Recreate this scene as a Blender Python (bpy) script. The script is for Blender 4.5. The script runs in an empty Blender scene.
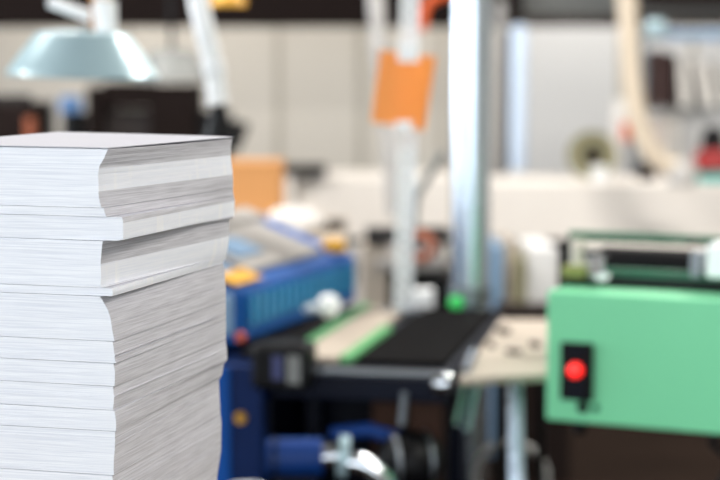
import bpy, math, random
from mathutils import Vector, Matrix, Quaternion
random.seed(7)
PI = math.pi
SC = bpy.context.scene
COL = SC.collection
# ------------------------------------------------------------------ camera
F = 1700.0
PITCH = math.radians(5.4)
CAM = Vector((0, 0, 1.35))
fw = Vector((0, math.cos(PITCH), -math.sin(PITCH)))
up = Vector((0, math.sin(PITCH), math.cos(PITCH)))
def ray(x, y):
    return Vector(((x - 360) / F, 0, 0)) + up * ((240 - y) / F) + fw
def P(x, y, Y):
    d = ray(x, y)
    return CAM + d * (Y / d.y)
cd = bpy.data.cameras.new('camera')
cam = bpy.data.objects.new('camera', cd); COL.objects.link(cam)
cam.location = CAM; cam.rotation_euler = (PI/2 - PITCH, 0, 0)
cd.sensor_width = 36; cd.lens = F / 720 * 36
cd.clip_start = 0.05; cd.clip_end = 100
cd.dof.use_dof = True; cd.dof.focus_distance = 1.56
cd.dof.aperture_fstop = (cd.lens / 1000) / 0.0225
SC.camera = cam
SC.view_settings.view_transform = 'Standard'
SC.view_settings.look = 'None'
SC.view_settings.gamma = 1
SC.view_settings.use_curve_mapping = False
SC.view_settings.exposure = 0.28
# ------------------------------------------------------------------ materials
def srgb(r, g, b):
    f = lambda c: (c/255/12.92) if c/255 <= .04045 else ((c/255+.055)/1.055)**2.4
    return (f(r), f(g), f(b), 1)
def mat(name, rgb, rough=.5, metal=0, noise=.12, scale=8, bump=0.0, emit=None, estr=0, stretch=(1,1,1), spec=.5):
    m = bpy.data.materials.new(name); m.use_nodes = True
    n = m.node_tree.nodes; l = m.node_tree.links
    b = n['Principled BSDF']
    b.inputs['Roughness'].default_value = rough
    b.inputs['Metallic'].default_value = metal
    b.inputs['Specular IOR Level'].default_value = spec
    tc = n.new('ShaderNodeTexCoord'); mp = n.new('ShaderNodeMapping')
    mp.inputs['Scale'].default_value = stretch
    nz = n.new('ShaderNodeTexNoise'); nz.inputs['Scale'].default_value = scale; nz.inputs['Detail'].default_value = 4
    l.new(tc.outputs['Object'], mp.inputs['Vector']); l.new(mp.outputs[0], nz.inputs['Vector'])
    mx = n.new('ShaderNodeMix'); mx.data_type = 'RGBA'
    c = srgb(*rgb)
    mx.inputs['A'].default_value = tuple(v*(1-noise) for v in c[:3]) + (1,)
    mx.inputs['B'].default_value = tuple(min(1, v*(1+noise)) for v in c[:3]) + (1,)
    l.new(nz.outputs['Fac'], mx.inputs['Factor']); l.new(mx.outputs['Result'], b.inputs['Base Color'])
    if bump:
        bp = n.new('ShaderNodeBump'); bp.inputs['Strength'].default_value = bump; bp.inputs['Distance'].default_value = .002
        l.new(nz.outputs['Fac'], bp.inputs['Height']); l.new(bp.outputs[0], b.inputs['Normal'])
    if emit:
        b.inputs['Emission Color'].default_value = srgb(*emit); b.inputs['Emission Strength'].default_value = estr
    return m
def paper_mat(name, a, b_, strength=1.0, perf=False):
    """stacked sheet edges: very fine horizontal streaks, optional pale perforation ticks"""
    m = bpy.data.materials.new(name); m.use_nodes = True
    n = m.node_tree.nodes; l = m.node_tree.links
    b = n['Principled BSDF']; b.inputs['Roughness'].default_value = .85; b.inputs['Specular IOR Level'].default_value = .1
    tc = n.new('ShaderNodeTexCoord')
    mp = n.new('ShaderNodeMapping'); mp.inputs['Scale'].default_value = (5, 5, 900)
    nz = n.new('ShaderNodeTexNoise'); nz.inputs['Scale'].default_value = 1.0; nz.inputs['Detail'].default_value = 3
    l.new(tc.outputs['Object'], mp.inputs[0]); l.new(mp.outputs[0], nz.inputs['Vector'])
    mp2 = n.new('ShaderNodeMapping'); mp2.inputs['Scale'].default_value = (22, 22, 1100)
    nz2 = n.new('ShaderNodeTexNoise'); nz2.inputs['Scale'].default_value = 1.0; nz2.inputs['Detail'].default_value = 2
    l.new(tc.outputs['Object'], mp2.inputs[0]); l.new(mp2.outputs[0], nz2.inputs['Vector'])
    ad = n.new('ShaderNodeMath'); ad.operation = 'ADD'; l.new(nz.outputs['Fac'], ad.inputs[0]); l.new(nz2.outputs['Fac'], ad.inputs[1])
    mr = n.new('ShaderNodeMapRange'); mr.inputs['From Min'].default_value = .7; mr.inputs['From Max'].default_value = 1.25
    l.new(ad.outputs[0], mr.inputs['Value'])
    mx = n.new('ShaderNodeMix'); mx.data_type = 'RGBA'
    mx.inputs['A'].default_value = srgb(*a); mx.inputs['B'].default_value = srgb(*b_)
    l.new(mr.outputs[0], mx.inputs['Factor'])
    out = mx.outputs['Result']
    if perf:
        mp3 = n.new('ShaderNodeMapping'); mp3.inputs['Scale'].default_value = (75, 75, 14)
        nz3 = n.new('ShaderNodeTexNoise'); nz3.inputs['Scale'].default_value = 1.0; nz3.inputs['Detail'].default_value = 1
        l.new(tc.outputs['Object'], mp3.inputs[0]); l.new(mp3.outputs[0], nz3.inputs['Vector'])
        m3 = n.new('ShaderNodeMapRange'); m3.inputs['From Min'].default_value = .6; m3.inputs['From Max'].default_value = .72
        l.new(nz3.outputs['Fac'], m3.inputs['Value'])
        x3 = n.new('ShaderNodeMix'); x3.data_type = 'RGBA'; x3.inputs['B'].default_value = srgb(250, 250, 250)
        l.new(m3.outputs[0], x3.inputs['Factor']); l.new(out, x3.inputs['A']); out = x3.outputs['Result']
    l.new(out, b.inputs['Base Color'])
    bp = n.new('ShaderNodeBump'); bp.inputs['Strength'].default_value = .15*strength; bp.inputs['Distance'].default_value = .0004
    l.new(ad.outputs[0], bp.inputs['Height']); l.new(bp.outputs[0], b.inputs['Normal'])
    return m
M = {}
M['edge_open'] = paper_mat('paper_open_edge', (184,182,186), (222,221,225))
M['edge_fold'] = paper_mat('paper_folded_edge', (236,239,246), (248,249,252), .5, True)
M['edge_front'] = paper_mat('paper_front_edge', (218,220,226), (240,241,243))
M['paper_top_shade'] = mat('paper_top_shaded', (208,208,217), .85, noise=.03, spec=.1)  # same paper, coloured darker to paint in the weaker light on top
def simple(k, *a, **kw): M[k] = mat(k, *a, **kw)
simple('green', (124,214,162), .38, noise=.05, scale=3)
simple('dark_green', (20,100,70), .4)
simple('yellow_green', (130,135,70), .5)
simple('black', (6,6,9), .45, spec=.2, scale=20)
simple('belt', (10,9,10), .85, scale=30, bump=.2, spec=.05)
simple('brown_top', (24,20,18), .8, spec=.15)
simple('navy', (3,9,28), .45, spec=.2)
simple('blue', (10,78,150), .5, spec=.25, noise=.08)
simple('motor_blue', (3,48,112), .45, spec=.3)
simple('copper', (150,78,46), .5)
simple('deep_blue', (3,32,80), .5, spec=.2)
simple('bright_blue', (4,74,152), .45, spec=.25, noise=.08)
simple('teal_blue', (36,124,170), .45)
simple('pale_blue', (120,150,180), .4)
simple('grey_top', (158,154,150), .45)
simple('chrome', (225,230,236), .16, metal=1, noise=.02)
simple('galvanised', (205,218,230), .24, metal=1, noise=.1, scale=14)
simple('steel', (150,156,162), .35, metal=1)
simple('white_paint', (246,248,249), .4, noise=.03)
simple('leg_white', (205,222,245), .35)
simple('cream', (226,218,206), .55, noise=.04)
simple('cream_plate', (172,160,146), .6, noise=.08)
simple('bench_white', (240,233,225), .55, noise=.04)
simple('bench_grey', (196,192,188), .55)
simple('wall_panel', (208,202,192), .7, noise=.05, scale=1.2)
simple('wall_panel_cool', (214,214,214), .7, noise=.05, scale=1.2)
simple('seam', (178,172,160), .7)
simple('dark_brown', (28,19,17), .8, spec=.15)
simple('wall_dark', (48,42,40), .8, spec=.2)
simple('ceiling', (120,116,112), .9)
simple('floor', (34,25,20), .9, spec=.05, noise=.25, scale=2.5)
simple('orange', (255,176,98), .6, noise=.04)
simple('orange_red', (205,84,30), .5)
simple('yellow', (214,158,44), .5)
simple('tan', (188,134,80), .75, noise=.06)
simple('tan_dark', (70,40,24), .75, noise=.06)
simple('olive', (138,134,104), .5)
simple('red', (158,5,9), .5)
simple('teal', (60,180,172), .5)
simple('hose_cream', (222,206,184), .55, noise=.05)
simple('hose_white', (226,224,220), .5, noise=.05)
simple('hose_grey', (168,166,164), .5)
simple('shade', (172,198,206), .3, metal=.25, noise=.05)
simple('shade_grey', (120,122,120), .5)
simple('book_brown', (66,44,42), .7)
simple('book_white', (240,236,230), .7)
simple('gap_and_bed_dark', (46,38,36), .7)  # darkened so these books paint the shaded gaps; press bed uses it too
simple('pinkish', (245,232,224), .7)
simple('skyblue', (90,130,180), .7)
simple('green_strip', (96,170,110), .5)
simple('screen', (60,64,96), .2, emit=(120,130,190), estr=.06)
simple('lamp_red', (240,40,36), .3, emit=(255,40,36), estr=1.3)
simple('reflection_green', (60,230,110), .3, emit=(60,230,110), estr=.12)  # faint glow painting a green reflection, no lamp
simple('wood', (150,112,78), .6, noise=.15, scale=6, stretch=(1,8,1))
simple('added_lamp_glass', (255,250,235), .4, emit=(255,246,225), estr=6)
_n = M['orange'].node_tree; _p = _n.nodes['Principled BSDF']; _o = _n.nodes['Material Output']
_t = _n.nodes.new('ShaderNodeBsdfTranslucent'); _t.inputs['Color'].default_value = srgb(255, 205, 140)
_m = _n.nodes.new('ShaderNodeMixShader'); _m.inputs[0].default_value = .45
_n.links.new(_p.outputs[0], _m.inputs[1]); _n.links.new(_t.outputs[0], _m.inputs[2]); _n.links.new(_m.outputs[0], _o.inputs['Surface'])
# ------------------------------------------------------------------ mesh builder
class MB:
    def __init__(s): s.v = []; s.f = []; s.mi = []; s.sm = []
    def add(s, vs, fs, mi=0, smooth=False):
        o = len(s.v); s.v += [Vector(v) for v in vs]
        for f in fs: s.f.append([i+o for i in f]); s.mi.append(mi); s.sm.append(smooth)
        return s
    def hexa(s, b, t, mi=0):
        return s.add(list(b)+list(t), [(3,2,1,0),(4,5,6,7),(0,1,5,4),(1,2,6,5),(2,3,7,6),(3,0,4,7)], mi)
    def box(s, x0, y0, z0, x1, y1, z1, fr=None, mi=0):
        W = fr.W if fr else (lambda a, b, c: Vector((a, b, c)))
        q = [(x0,y0),(x1,y0),(x1,y1),(x0,y1)]
        return s.hexa([W(a,b,z0) for a,b in q], [W(a,b,z1) for a,b in q], mi)
    def prism(s, poly, z0, z1, fr=None, mi=0):
        W = fr.W if fr else (lambda a, b, c: Vector((a, b, c)))
        n = len(poly)
        vs = [W(a,b,z0) for a,b in poly] + [W(a,b,z1) for a,b in poly]
        return s.add(vs, [list(range(n))[::-1], list(range(n,2*n))] + [(i,(i+1)%n,(i+1)%n+n,i+n) for i in range(n)], mi)
    def tube(s, pts, r, n=16, mi=0, caps=True, smooth=True):
        pts = [Vector(p) for p in pts]; m = len(pts)
        rs = r if isinstance(r, (list, tuple)) else [r]*m
        t0 = (pts[1]-pts[0]).normalized()
        a = Vector((0,0,1)) if abs(t0.z) < .9 else Vector((1,0,0))
        nrm = t0.cross(a).normalized(); vs = []; prev = t0
        for i in range(m):
            t = (pts[min(i+1,m-1)]-pts[max(i-1,0)]).normalized()
            nrm = (prev.rotation_difference(t) @ nrm); nrm = (nrm - t*nrm.dot(t)).normalized(); prev = t
            bn = t.cross(nrm)
            for k in range(n):
                an = 2*PI*k/n
                vs.append(pts[i] + (nrm*math.cos(an)+bn*math.sin(an))*rs[i])
        fs = [(i*n+k, i*n+(k+1)%n, (i+1)*n+(k+1)%n, (i+1)*n+k) for i in range(m-1) for k in range(n)]
        s.add(vs, fs, mi, smooth)
        if caps:
            s.add(vs[:n], [list(range(n))[::-1]], mi); s.add(vs[-n:], [list(range(n))], mi)
        return s
    def lathe(s, prof, c, axis=(0,0,1), n=32, mi=0):
        c = Vector(c); ax = Vector(axis).normalized()
        a = ax.orthogonal().normalized(); b = ax.cross(a); m = len(prof); vs = []
        for r, h in prof:
            for k in range(n):
                an = 2*PI*k/n
                vs.append(c + ax*h + (a*math.cos(an)+b*math.sin(an))*max(r, 1e-4))
        fs = [(i*n+k, i*n+(k+1)%n, ((i+1)%m)*n+(k+1)%n, ((i+1)%m)*n+k) for i in range(m-1) for k in range(n)]
        return s.add(vs, fs, mi, True)
    def torus(s, c, R, r, axis=(0,1,0), a0=0, a1=2*PI, seg=40, n=12):
        c = Vector(c); ax = Vector(axis).normalized(); a = ax.orthogonal().normalized(); b = ax.cross(a)
        pts = [c + (a*math.cos(a0+(a1-a0)*i/seg)+b*math.sin(a0+(a1-a0)*i/seg))*R for i in range(seg+1)]
        return s.tube(pts, r, n)
    def build(s, name, m, parent=None, bevel=0, base=None):
        me = bpy.data.meshes.new(name)
        if parent is not None: o0 = Vector(parent['_w'])
        elif base is not None: o0 = Vector(base)
        else:
            xs = [v.x for v in s.v]; ys = [v.y for v in s.v]; zs = [v.z for v in s.v]
            o0 = Vector(((min(xs)+max(xs))/2, (min(ys)+max(ys))/2, min(zs)))
        me.from_pydata([tuple(v-o0) for v in s.v], [], s.f)
        for mm in (m if isinstance(m, list) else [m]): me.materials.append(M[mm] if isinstance(mm, str) else mm)
        for p, i, sm in zip(me.polygons, s.mi, s.sm): p.material_index = i; p.use_smooth = sm
        import bmesh
        bm = bmesh.new(); bm.from_mesh(me)
        bmesh.ops.remove_doubles(bm, verts=bm.verts, dist=1e-6)
        bmesh.ops.recalc_face_normals(bm, faces=bm.faces); bm.to_mesh(me); bm.free()
        if any(s.sm): me.set_sharp_from_angle(angle=math.radians(40))
        ob = bpy.data.objects.new(name, me); COL.objects.link(ob)
        if parent is not None: ob.parent = parent; ob['_w'] = list(parent['_w'])
        else: ob.location = o0; ob['_w'] = list(o0)
        if bevel:
            md = ob.modifiers.new('bevel', 'BEVEL'); md.width = bevel; md.segments = 3; md.limit_method = 'ANGLE'
        return ob
class Fr:
    def __init__(s, o, a=0):
        a = math.radians(a); s.o = Vector((o[0], o[1])); s.ex = Vector((math.cos(a), math.sin(a))); s.ey = Vector((-math.sin(a), math.cos(a)))
    def W(s, lx, ly, z):
        p = s.o + s.ex*lx + s.ey*ly; return Vector((p.x, p.y, z))
    def pix(s, x, y, ly):
        d = ray(x, y); d2 = Vector((d.x, d.y)); c2 = Vector((CAM.x, CAM.y))
        t = (ly - (c2-s.o).dot(s.ey)) / d2.dot(s.ey)
        p = CAM + d*t
        return (Vector((p.x, p.y))-s.o).dot(s.ex), p.z
    def rect(s, x0, y0, x1, y1, ly):
        ym = (y0+y1)/2; xm = (x0+x1)/2
        return s.pix(x0,ym,ly)[0], s.pix(xm,y1,ly)[1], s.pix(x1,ym,ly)[0], s.pix(xm,y0,ly)[1]   # lx0,z0,lx1,z1
def pbox(fr, x0, y0, x1, y1, ly, d, mb=None, mi=0):
    mb = mb or MB(); a, z0, b, z1 = fr.rect(x0, y0, x1, y1, ly)
    return mb.box(a, ly, z0, b, ly+d, z1, fr, mi)
def flat(Y): return Fr((0, Y), 0)
def fbox(x0, y0, x1, y1, Y, d, mb=None, mi=0): return pbox(flat(Y), x0, y0, x1, y1, 0, d, mb, mi)
def zat(y, Y): return P(360, y, Y).z
def xat(x, Y): return P(x, 240, Y).x
def props(o, label=None, cat=None, group=None, kind=None):
    if label: o['label'] = label
    if cat: o['category'] = cat
    if group: o['group'] = group
    if kind: o['kind'] = kind
    return o
def thing(name, loc, label, cat, group=None):
    o = bpy.data.objects.new(name, None); COL.objects.link(o); o.location = loc; o['_w'] = list(loc)
    o.empty_display_size = .05
    return props(o, label, cat, group)
def struct(name, mb, m, **k): return props(mb.build(name, m, **k), kind='structure')
# ------------------------------------------------------------------ the room
WY = 12.5
struct('floor', MB().box(-6, -5, -.1, 6, WY+1, 0), 'floor')
struct('ceiling', MB().box(-6, -5, 3.6, 6, WY+1, 3.7), 'ceiling')
struct('wall_back', MB().box(-6, WY, 0, 6, WY+.15, 3.6), 'wall_dark')
struct('wall_right', MB().box(6, -5, 0, 6.15, WY+1, 3.6), 'wall_panel')
wl = MB()
wl.box(-6.15, -5, 0, -6, WY+1, .9); wl.box(-6.15, -5, 3.1, -6, WY+1, 3.6)
wys = [(-4, -1.2), (-.4, 2.4), (3.2, 6.0), (6.8, 9.6)]
prev = -5
for a, b in wys: wl.box(-6.15, prev, .9, -6, a, 3.1); prev = b
wl.box(-6.15, prev, .9, -6, WY+1, 3.1)
struct('wall_left', wl, 'wall_panel')
for i, (a, b) in enumerate(wys):
    m = MB()
    for q in (a, (2*a+b)/3, (a+2*b)/3, b-.05): m.box(-6.12, q, .9, -6.04, q+.05, 3.1)
    m.box(-6.12, a, .9, -6.04, b, .95); m.box(-6.12, a, 3.05, -6.04, b, 3.1); m.box(-6.12, a, 2.0, -6.04, b, 2.04)
    struct('window_%d' % (i+1), m, 'white_paint')
wf = MB(); fy = -2.2
wf.box(-6, fy-.15, 0, -2.6, fy, 3.6); wf.box(1.6, fy-.15, 0, 6, fy, 3.6)
wf.box(-2.6, fy-.15, 0, 1.6, fy, .7); wf.box(-2.6, fy-.15, 2.9, 1.6, fy, 3.6)
struct('wall_front', wf, 'wall_panel')
m = MB()
for q in (-2.6, -1.22, .18, 1.55): m.box(q, fy-.1, .7, q+.05, fy-.03, 2.9)
m.box(-2.6, fy-.1, .7, 1.6, fy-.03, .75); m.box(-2.6, fy-.1, 2.85, 1.6, fy-.03, 2.9)
struct('window_5', m, 'white_paint')
# wall panels, pale sheets as tall as a man fixed in front of the dark back wall
zt = zat(27, WY-.1)
edges = [-60, 130, 279, 360, 441, 520, 618, 690, 800]
for i in range(len(edges)-1):
    x0, x1 = xat(edges[i]+1.5, WY-.1), xat(edges[i+1]-1.5, WY-.1)
    m = MB().box(x0, WY-.08, 0, x1, WY, zt)
    k = 'wall_panel' if edges[i] < 500 else 'wall_panel_cool'
    o = struct('trim_%d' % (i+1), m, k, bevel=.01)
m = MB()
for e in edges[1:-1]:
    x = xat(e, WY-.1); m.box(x-.02, WY-.09, 0, x+.02, WY, zt+.01)
struct('trim_9', m, 'seam')
# a dark steel beam and ducts; unseen upper parts added to block lamp light
o = MB().box(-5, 10.6, zat(26, 10.6), xat(520, 10.6), 10.9, 3.6)
struct('trim_10', o, 'dark_brown')
o = MB().box(xat(520, 10.6)+.005, 10.7, zat(14, 10.7), 5, 10.9, 3.6)
struct('trim_11', o, 'shade_grey')
struct('trim_12', MB().box(xat(640, 9.4), 9.4, zat(5, 9.4), 5, 9.6, 3.6), 'dark_brown')
# unseen ceiling lamps, added to brighten the room and its back wall
for i, (x, y) in enumerate([(-1.6, 1.2), (2.6, 1.5), (-1.8, 4.6), (1.6, 4.9), (-1.8, 8.3), (1.7, 8.4), (-1.6, 11.35), (1.7, 11.35)]):
    t = thing('added_ceiling_light', (x, y, 3.42), 'unseen long ceiling light added to brighten the room', 'ceiling light', 'added fluorescent ceiling lights')
    MB().box(x-.75, y-.12, 3.47, x+.75, y+.12, 3.6).build('housing', 'white_paint', t)
    MB().box(x-.7, y-.09, 3.43, x+.7, y+.09, 3.47).build('diffuser', 'added_lamp_glass', t)
    ld = bpy.data.lights.new('added_ceiling_lamp', 'AREA'); ld.shape = 'RECTANGLE'; ld.size = 1.4; ld.size_y = .18
    ld.energy = [4, 80, 115, 125, 42, 42, 70, 70][i]; ld.color = (1, .965, .92)
    lo = bpy.data.objects.new('added_ceiling_lamp', ld); COL.objects.link(lo); lo.location = (x, y, 3.42)
ld = bpy.data.lights.new('window_daylight', 'AREA'); ld.shape = 'RECTANGLE'; ld.size = 4.1; ld.size_y = 2.1
ld.energy = 76; ld.color = (.88, .94, 1)
lo = bpy.data.objects.new('window_daylight', ld); COL.objects.link(lo)
lo.location = (-.5, fy-.2, 1.8); lo.rotation_euler = (PI/2, 0, 0)
for a, b in wys:
    ld = bpy.data.lights.new('window_daylight', 'AREA'); ld.shape = 'RECTANGLE'; ld.size = 2.0; ld.size_y = 2.6
    ld.energy = 110; ld.color = (.88, .94, 1)
    lo = bpy.data.objects.new('window_daylight', ld); COL.objects.link(lo)
    lo.location = (-6.2, (a+b)/2, 2.0); lo.rotation_euler = (0, -PI/2, 0)
w = bpy.data.worlds.new('daylight'); SC.world = w; w.use_nodes = True
bg = w.node_tree.nodes['Background']; bg.inputs['Color'].default_value = (.84, .92, 1, 1); bg.inputs['Strength'].default_value = 1.6
# ------------------------------------------------------------------ the paper stack
D = 1.5
ang = math.radians(17.6)
U = Vector((math.sin(ang), math.cos(ang), 0)); V = Vector((-math.cos(ang), math.sin(ang), 0))
LEN, WID = .287, .205
near = [(149,108),(158,104),(166,99.5),(174,98),(195,98.5),(203,100),(207.6,101.5),
        (208,103.5),(212,104.5),(216.6,106),(217,122),(220,123),(240.4,123),(241,102.5),(250,101.5),(262,100.5),(276,101),(287.4,100.5),(288,111),(292,113),(296,112),
        (296.4,100),(303,104),(310,108),(320,111),(332,112.5),(341,114.5),(341.4,112.5),(350,114),(360,115),(363,116),(363.4,113.5),(372,115),(386,114.5),
        (386.4,113),(398,114),(410,113),(410.4,114.5),(421,116),(431,116),(431.4,115),(445,115),(458,114),(470,113.5),(475,114),(475.4,112.5),(500,114),(560,114),(640,114)]
far = [(139,232.5),(146,231),(157,230.8),(170,232.5),(180,233.2),(192,233),(200,234.8),(217,234),(218,229.5),(240,229),(250,227.5),(259,225),
       (260,223.5),(264,223.5),(270,224.5),(290,226),(320,226),(341,226),(352,227.2),(359,227.4),(363,224),(375,222),(379,219),(395,219.5),(413,220.5),
       (421,221.5),(450,221),(476,217),(520,217),(640,216)]
def interp(t, y):
    if y <= t[0][0]: return t[0][1]
    for (a, p), (b, q) in zip(t, t[1:]):
        if a <= y <= b: return p + (q-p)*(y-a)/(b-a)
    return t[-1][1]
def zy(y): return zat(y, D)
def corner_params(y):
    """near corner and heading of one sheet whose near corner lies at image height y"""
    xn = interp(near, y); yf = 79.3 + (y-79.3)*.8455
    xf = interp(far, yf)
    pn = P(xn, y, D); pn = Vector((pn.x, D, 0))
    # rotate so the far corner lands on the column xf
    k = (xf-360)/F
    lo, hi = math.radians(8), math.radians(28)
    for _ in range(40):
        a = (lo+hi)/2; q = pn + Vector((math.sin(a), math.cos(a), 0))*LEN
        # horizontal perspective incl. pitch
        dz = zy(y)-CAM.z; dep = q.y*math.cos(PITCH) - dz*math.sin(PITCH)
        if q.x/dep < k: lo = a
        else: hi = a
    return pn, a
ZSAG = 0.0
def sheet_ring(y, jit, zadd=lambda s, t: 0, z=None):
    pn, a = corner_params(y)
    u = Vector((math.sin(a), math.cos(a), 0)); v = Vector((-math.cos(a), math.sin(a), 0))
    z = zy(y) if z is None else z
    ring = []
    N = 8
    je, jf = random.gauss(0, jit), random.gauss(0, jit)
    def pt(s, t): return pn + u*(s*LEN + (0)) + v*(t*WID) + Vector((0, 0, z + zadd(s, t)))
    for i in range(N): ring.append(pt(i/N, 0) - v*je)            # right-hand face
    for i in range(N): ring.append(pt(1, i/N) )
    for i in range(N): ring.append(pt(1-i/N, 1))
    for i in range(N): ring.append(pt(0, 1-i/N) - u*jf)          # left-hand face
    return ring, pt
bundles = [  # y0, y1, fold bands (t ranges), label
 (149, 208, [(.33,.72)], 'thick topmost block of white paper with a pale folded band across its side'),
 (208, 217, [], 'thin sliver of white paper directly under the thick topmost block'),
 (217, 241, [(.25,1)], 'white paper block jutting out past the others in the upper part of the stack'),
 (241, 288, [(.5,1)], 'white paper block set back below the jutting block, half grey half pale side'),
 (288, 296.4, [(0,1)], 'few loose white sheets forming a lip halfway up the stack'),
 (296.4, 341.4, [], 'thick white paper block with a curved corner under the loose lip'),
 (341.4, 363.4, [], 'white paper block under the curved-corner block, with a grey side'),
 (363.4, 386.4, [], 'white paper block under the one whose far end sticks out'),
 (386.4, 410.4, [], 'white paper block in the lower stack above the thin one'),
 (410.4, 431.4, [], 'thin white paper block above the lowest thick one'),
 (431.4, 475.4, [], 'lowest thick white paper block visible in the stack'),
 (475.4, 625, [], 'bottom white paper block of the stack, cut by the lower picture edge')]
GAP = .0002
for bi, (y0, y1, folds, lab) in enumerate(bundles):
    zt_, zb_ = zy(y0)-GAP, zy(y1)+GAP
    n = max(4, int(round((zt_-zb_)/.00085)))
    mb = MB(); N4 = 32
    def zadd_for(fr_):
        # every sheet of the top block lifts a little towards the hidden back-left corner
        amp = .0030*(1-fr_)**1.5 if bi == 0 else 0
        return lambda s, t: amp*(max(0, t)**.8)*(.35+.65*s) - (amp*.25)*math.sin(PI*s)*(1-t)
    for k in range(n):
        ft, fb = k/n, (k+1)/n
        z1 = zt_ + (zb_-zt_)*ft; z0 = zt_ + (zb_-zt_)*fb
        yk = y0 + (y1-y0)*(k+.5)/n
        st = random.getstate()
        jit = .00010 if random.random() > .04 else .00045
        s0 = random.getstate()
        r1, _ = sheet_ring(yk, jit, zadd_for(ft), z1)
        random.setstate(s0)
        r0, _ = sheet_ring(yk, jit, zadd_for(fb), z0)
        o = len(mb.v); mb.v += r1 + r0
        fold = any(a <= (k+.5)/n < b for a, b in folds)
        for i in range(N4):
            j = (i+1) % N4
            mb.f.append([o+i, o+j, o+N4+j, o+N4+i]); mb.sm.append(False)
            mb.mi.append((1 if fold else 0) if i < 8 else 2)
        # top and bottom of the sheet block as grids are not needed inside; close with n-gons fanned
        for base, flip in ((o, False), (o+N4, True)):
            c = sum((mb.v[base+i] for i in range(N4)), Vector())/N4
            mb.v.append(c); ci = len(mb.v)-1
            for i in range(N4):
                j = (i+1) % N4
                mb.f.append([base+j, base+i, ci] if not flip else [base+i, base+j, ci]); mb.sm.append(False); mb.mi.append(3)
    ob = mb.build('paper_block', ['edge_open', 'edge_fold', 'edge_front', 'paper_top_shade'])
    props(ob, lab, 'paper stack', 'blocks of white paper piled up in the foreground')
# two loose sheets curling on the very top
def loose_sheet(y, lift, yaw, lab, th=.00025, off=0.0):
    pn, a = corner_params(y); a += yaw
    u = Vector((math.sin(a), math.cos(a), 0)); v = Vector((-math.cos(a), math.sin(a), 0))
    n = 20; vs = []
    z0 = zy(149)
    for L in (1, 0):
        for i in range(n+1):
            for j in range(n+1):
                s, t = i/n, j/n
                z = z0 + off + .0003 + L*th + .0032*(t**.8)*(.35+.65*s) + lift(s, t)
                vs.append(pn + u*s*LEN + v*t*WID + Vector((0,0,z)))
    q = (n+1)**2; fs = []
    for i in range(n):
        for j in range(n):
            a0 = i*(n+1)+j; fs.append((a0, a0+1, a0+n+2, a0+n+1)); fs.append((q+a0, q+a0+n+1, q+a0+n+2, q+a0+1))
    for i in range(n):
        for a0, b0 in ((i, i+1), (n*(n+1)+i, n*(n+1)+i+1), (i*(n+1), (i+1)*(n+1)), (i*(n+1)+n, (i+1)*(n+1)+n)):
            fs.append((a0, b0, q+b0, q+a0))
    mb = MB().add(vs, fs, 0, True); ob = mb.build('paper_sheet', 'paper_top_shade')
    props(ob, lab, 'paper', 'loose sheets on top of the stack')
loose_sheet(149, lambda s, t: .0004*s**2, 0, 'loose white sheet lying slightly curled on the stack, under the uppermost sheet')
loose_sheet(151, lambda s, t: .0007*s**2, .008, 'uppermost loose white sheet on the stack with its far corner lifted', off=.0005)
# the table that carries the stack, just below the picture
zb = zy(625)
t = thing('work_table', (-.3, 1.62, 0), 'wooden work table under the tall paper stack', 'table')
MB().box(-.62, 1.38, zb-.03, -.11, 1.88, zb).build('tabletop', 'wood', t, bevel=.004)
for x in (-.60, -.16):
    for y in (1.40, 1.82): MB().box(x, y, 0, x+.04, y+.04, zb-.03).build('leg', 'steel', t, bevel=.003)
# ------------------------------------------------------------------ green machine
gl = P(547, 290, 3.05)
G = Fr((gl.x, 3.05), -24.6)
W_G = 1.05
zG0 = G.pix(547, 420, 0)[1]; zG1 = G.pix(547, 291, 0)[1]
t = thing('green_machine', G.W(.5, .25, 0), 'pale green printing shop machine with a red round button at right', 'machine')
MB().box(0, 0, zG0, W_G, .5, zG1, G).build('body', 'green', t, bevel=.004)
a, z0, b, z1 = G.rect(560, 343, 592, 401, -.012)
sp = MB().box(a, -.012, z0, b, 0, z1, G).build('switch_panel', 'black', t, bevel=.003)
bc = G.pix(576, 370, -.012)
MB().lathe([(.001,.018),(.008,.016),(.0125,.011),(.0135,.004),(.0135,0),(.001,0)], G.W(bc[0], -.0125, bc[1]), (G.ey*-1).to_3d(), 28).build('red_button', 'lamp_red', sp)
for yy in (352, 386, 394):
    a, z0, b, z1 = G.rect(567, yy-2.5, 584, yy+2.5, -.0125)
    MB().box(a, -.016, z0, b, -.0125, z1, G).build('button', 'navy', sp, bevel=.001)
bc = G.pix(596, 408, 0)
MB().lathe([(.001,.004),(.006,.004),(.007,0),(.001,0)], G.W(bc[0], -.0005, bc[1]), (G.ey*-1).to_3d(), 16).build('screw', 'dark_green', t)
bc = G.pix(583, 407, 0)
MB().lathe([(.001,.006),(.01,.006),(.011,0),(.001,0)], G.W(bc[0], -.0005, bc[1]), (G.ey*-1).to_3d(), 16).build('screw', 'black', t)
bc = G.pix(580, 425, .05)
MB().lathe([(.001,-.03),(.011,-.03),(.013,-.02),(.011,0),(.001,0)], G.W(bc[0], .05, zG0), (0,0,1), 20).build('foot_knob', 'black', t)
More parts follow.
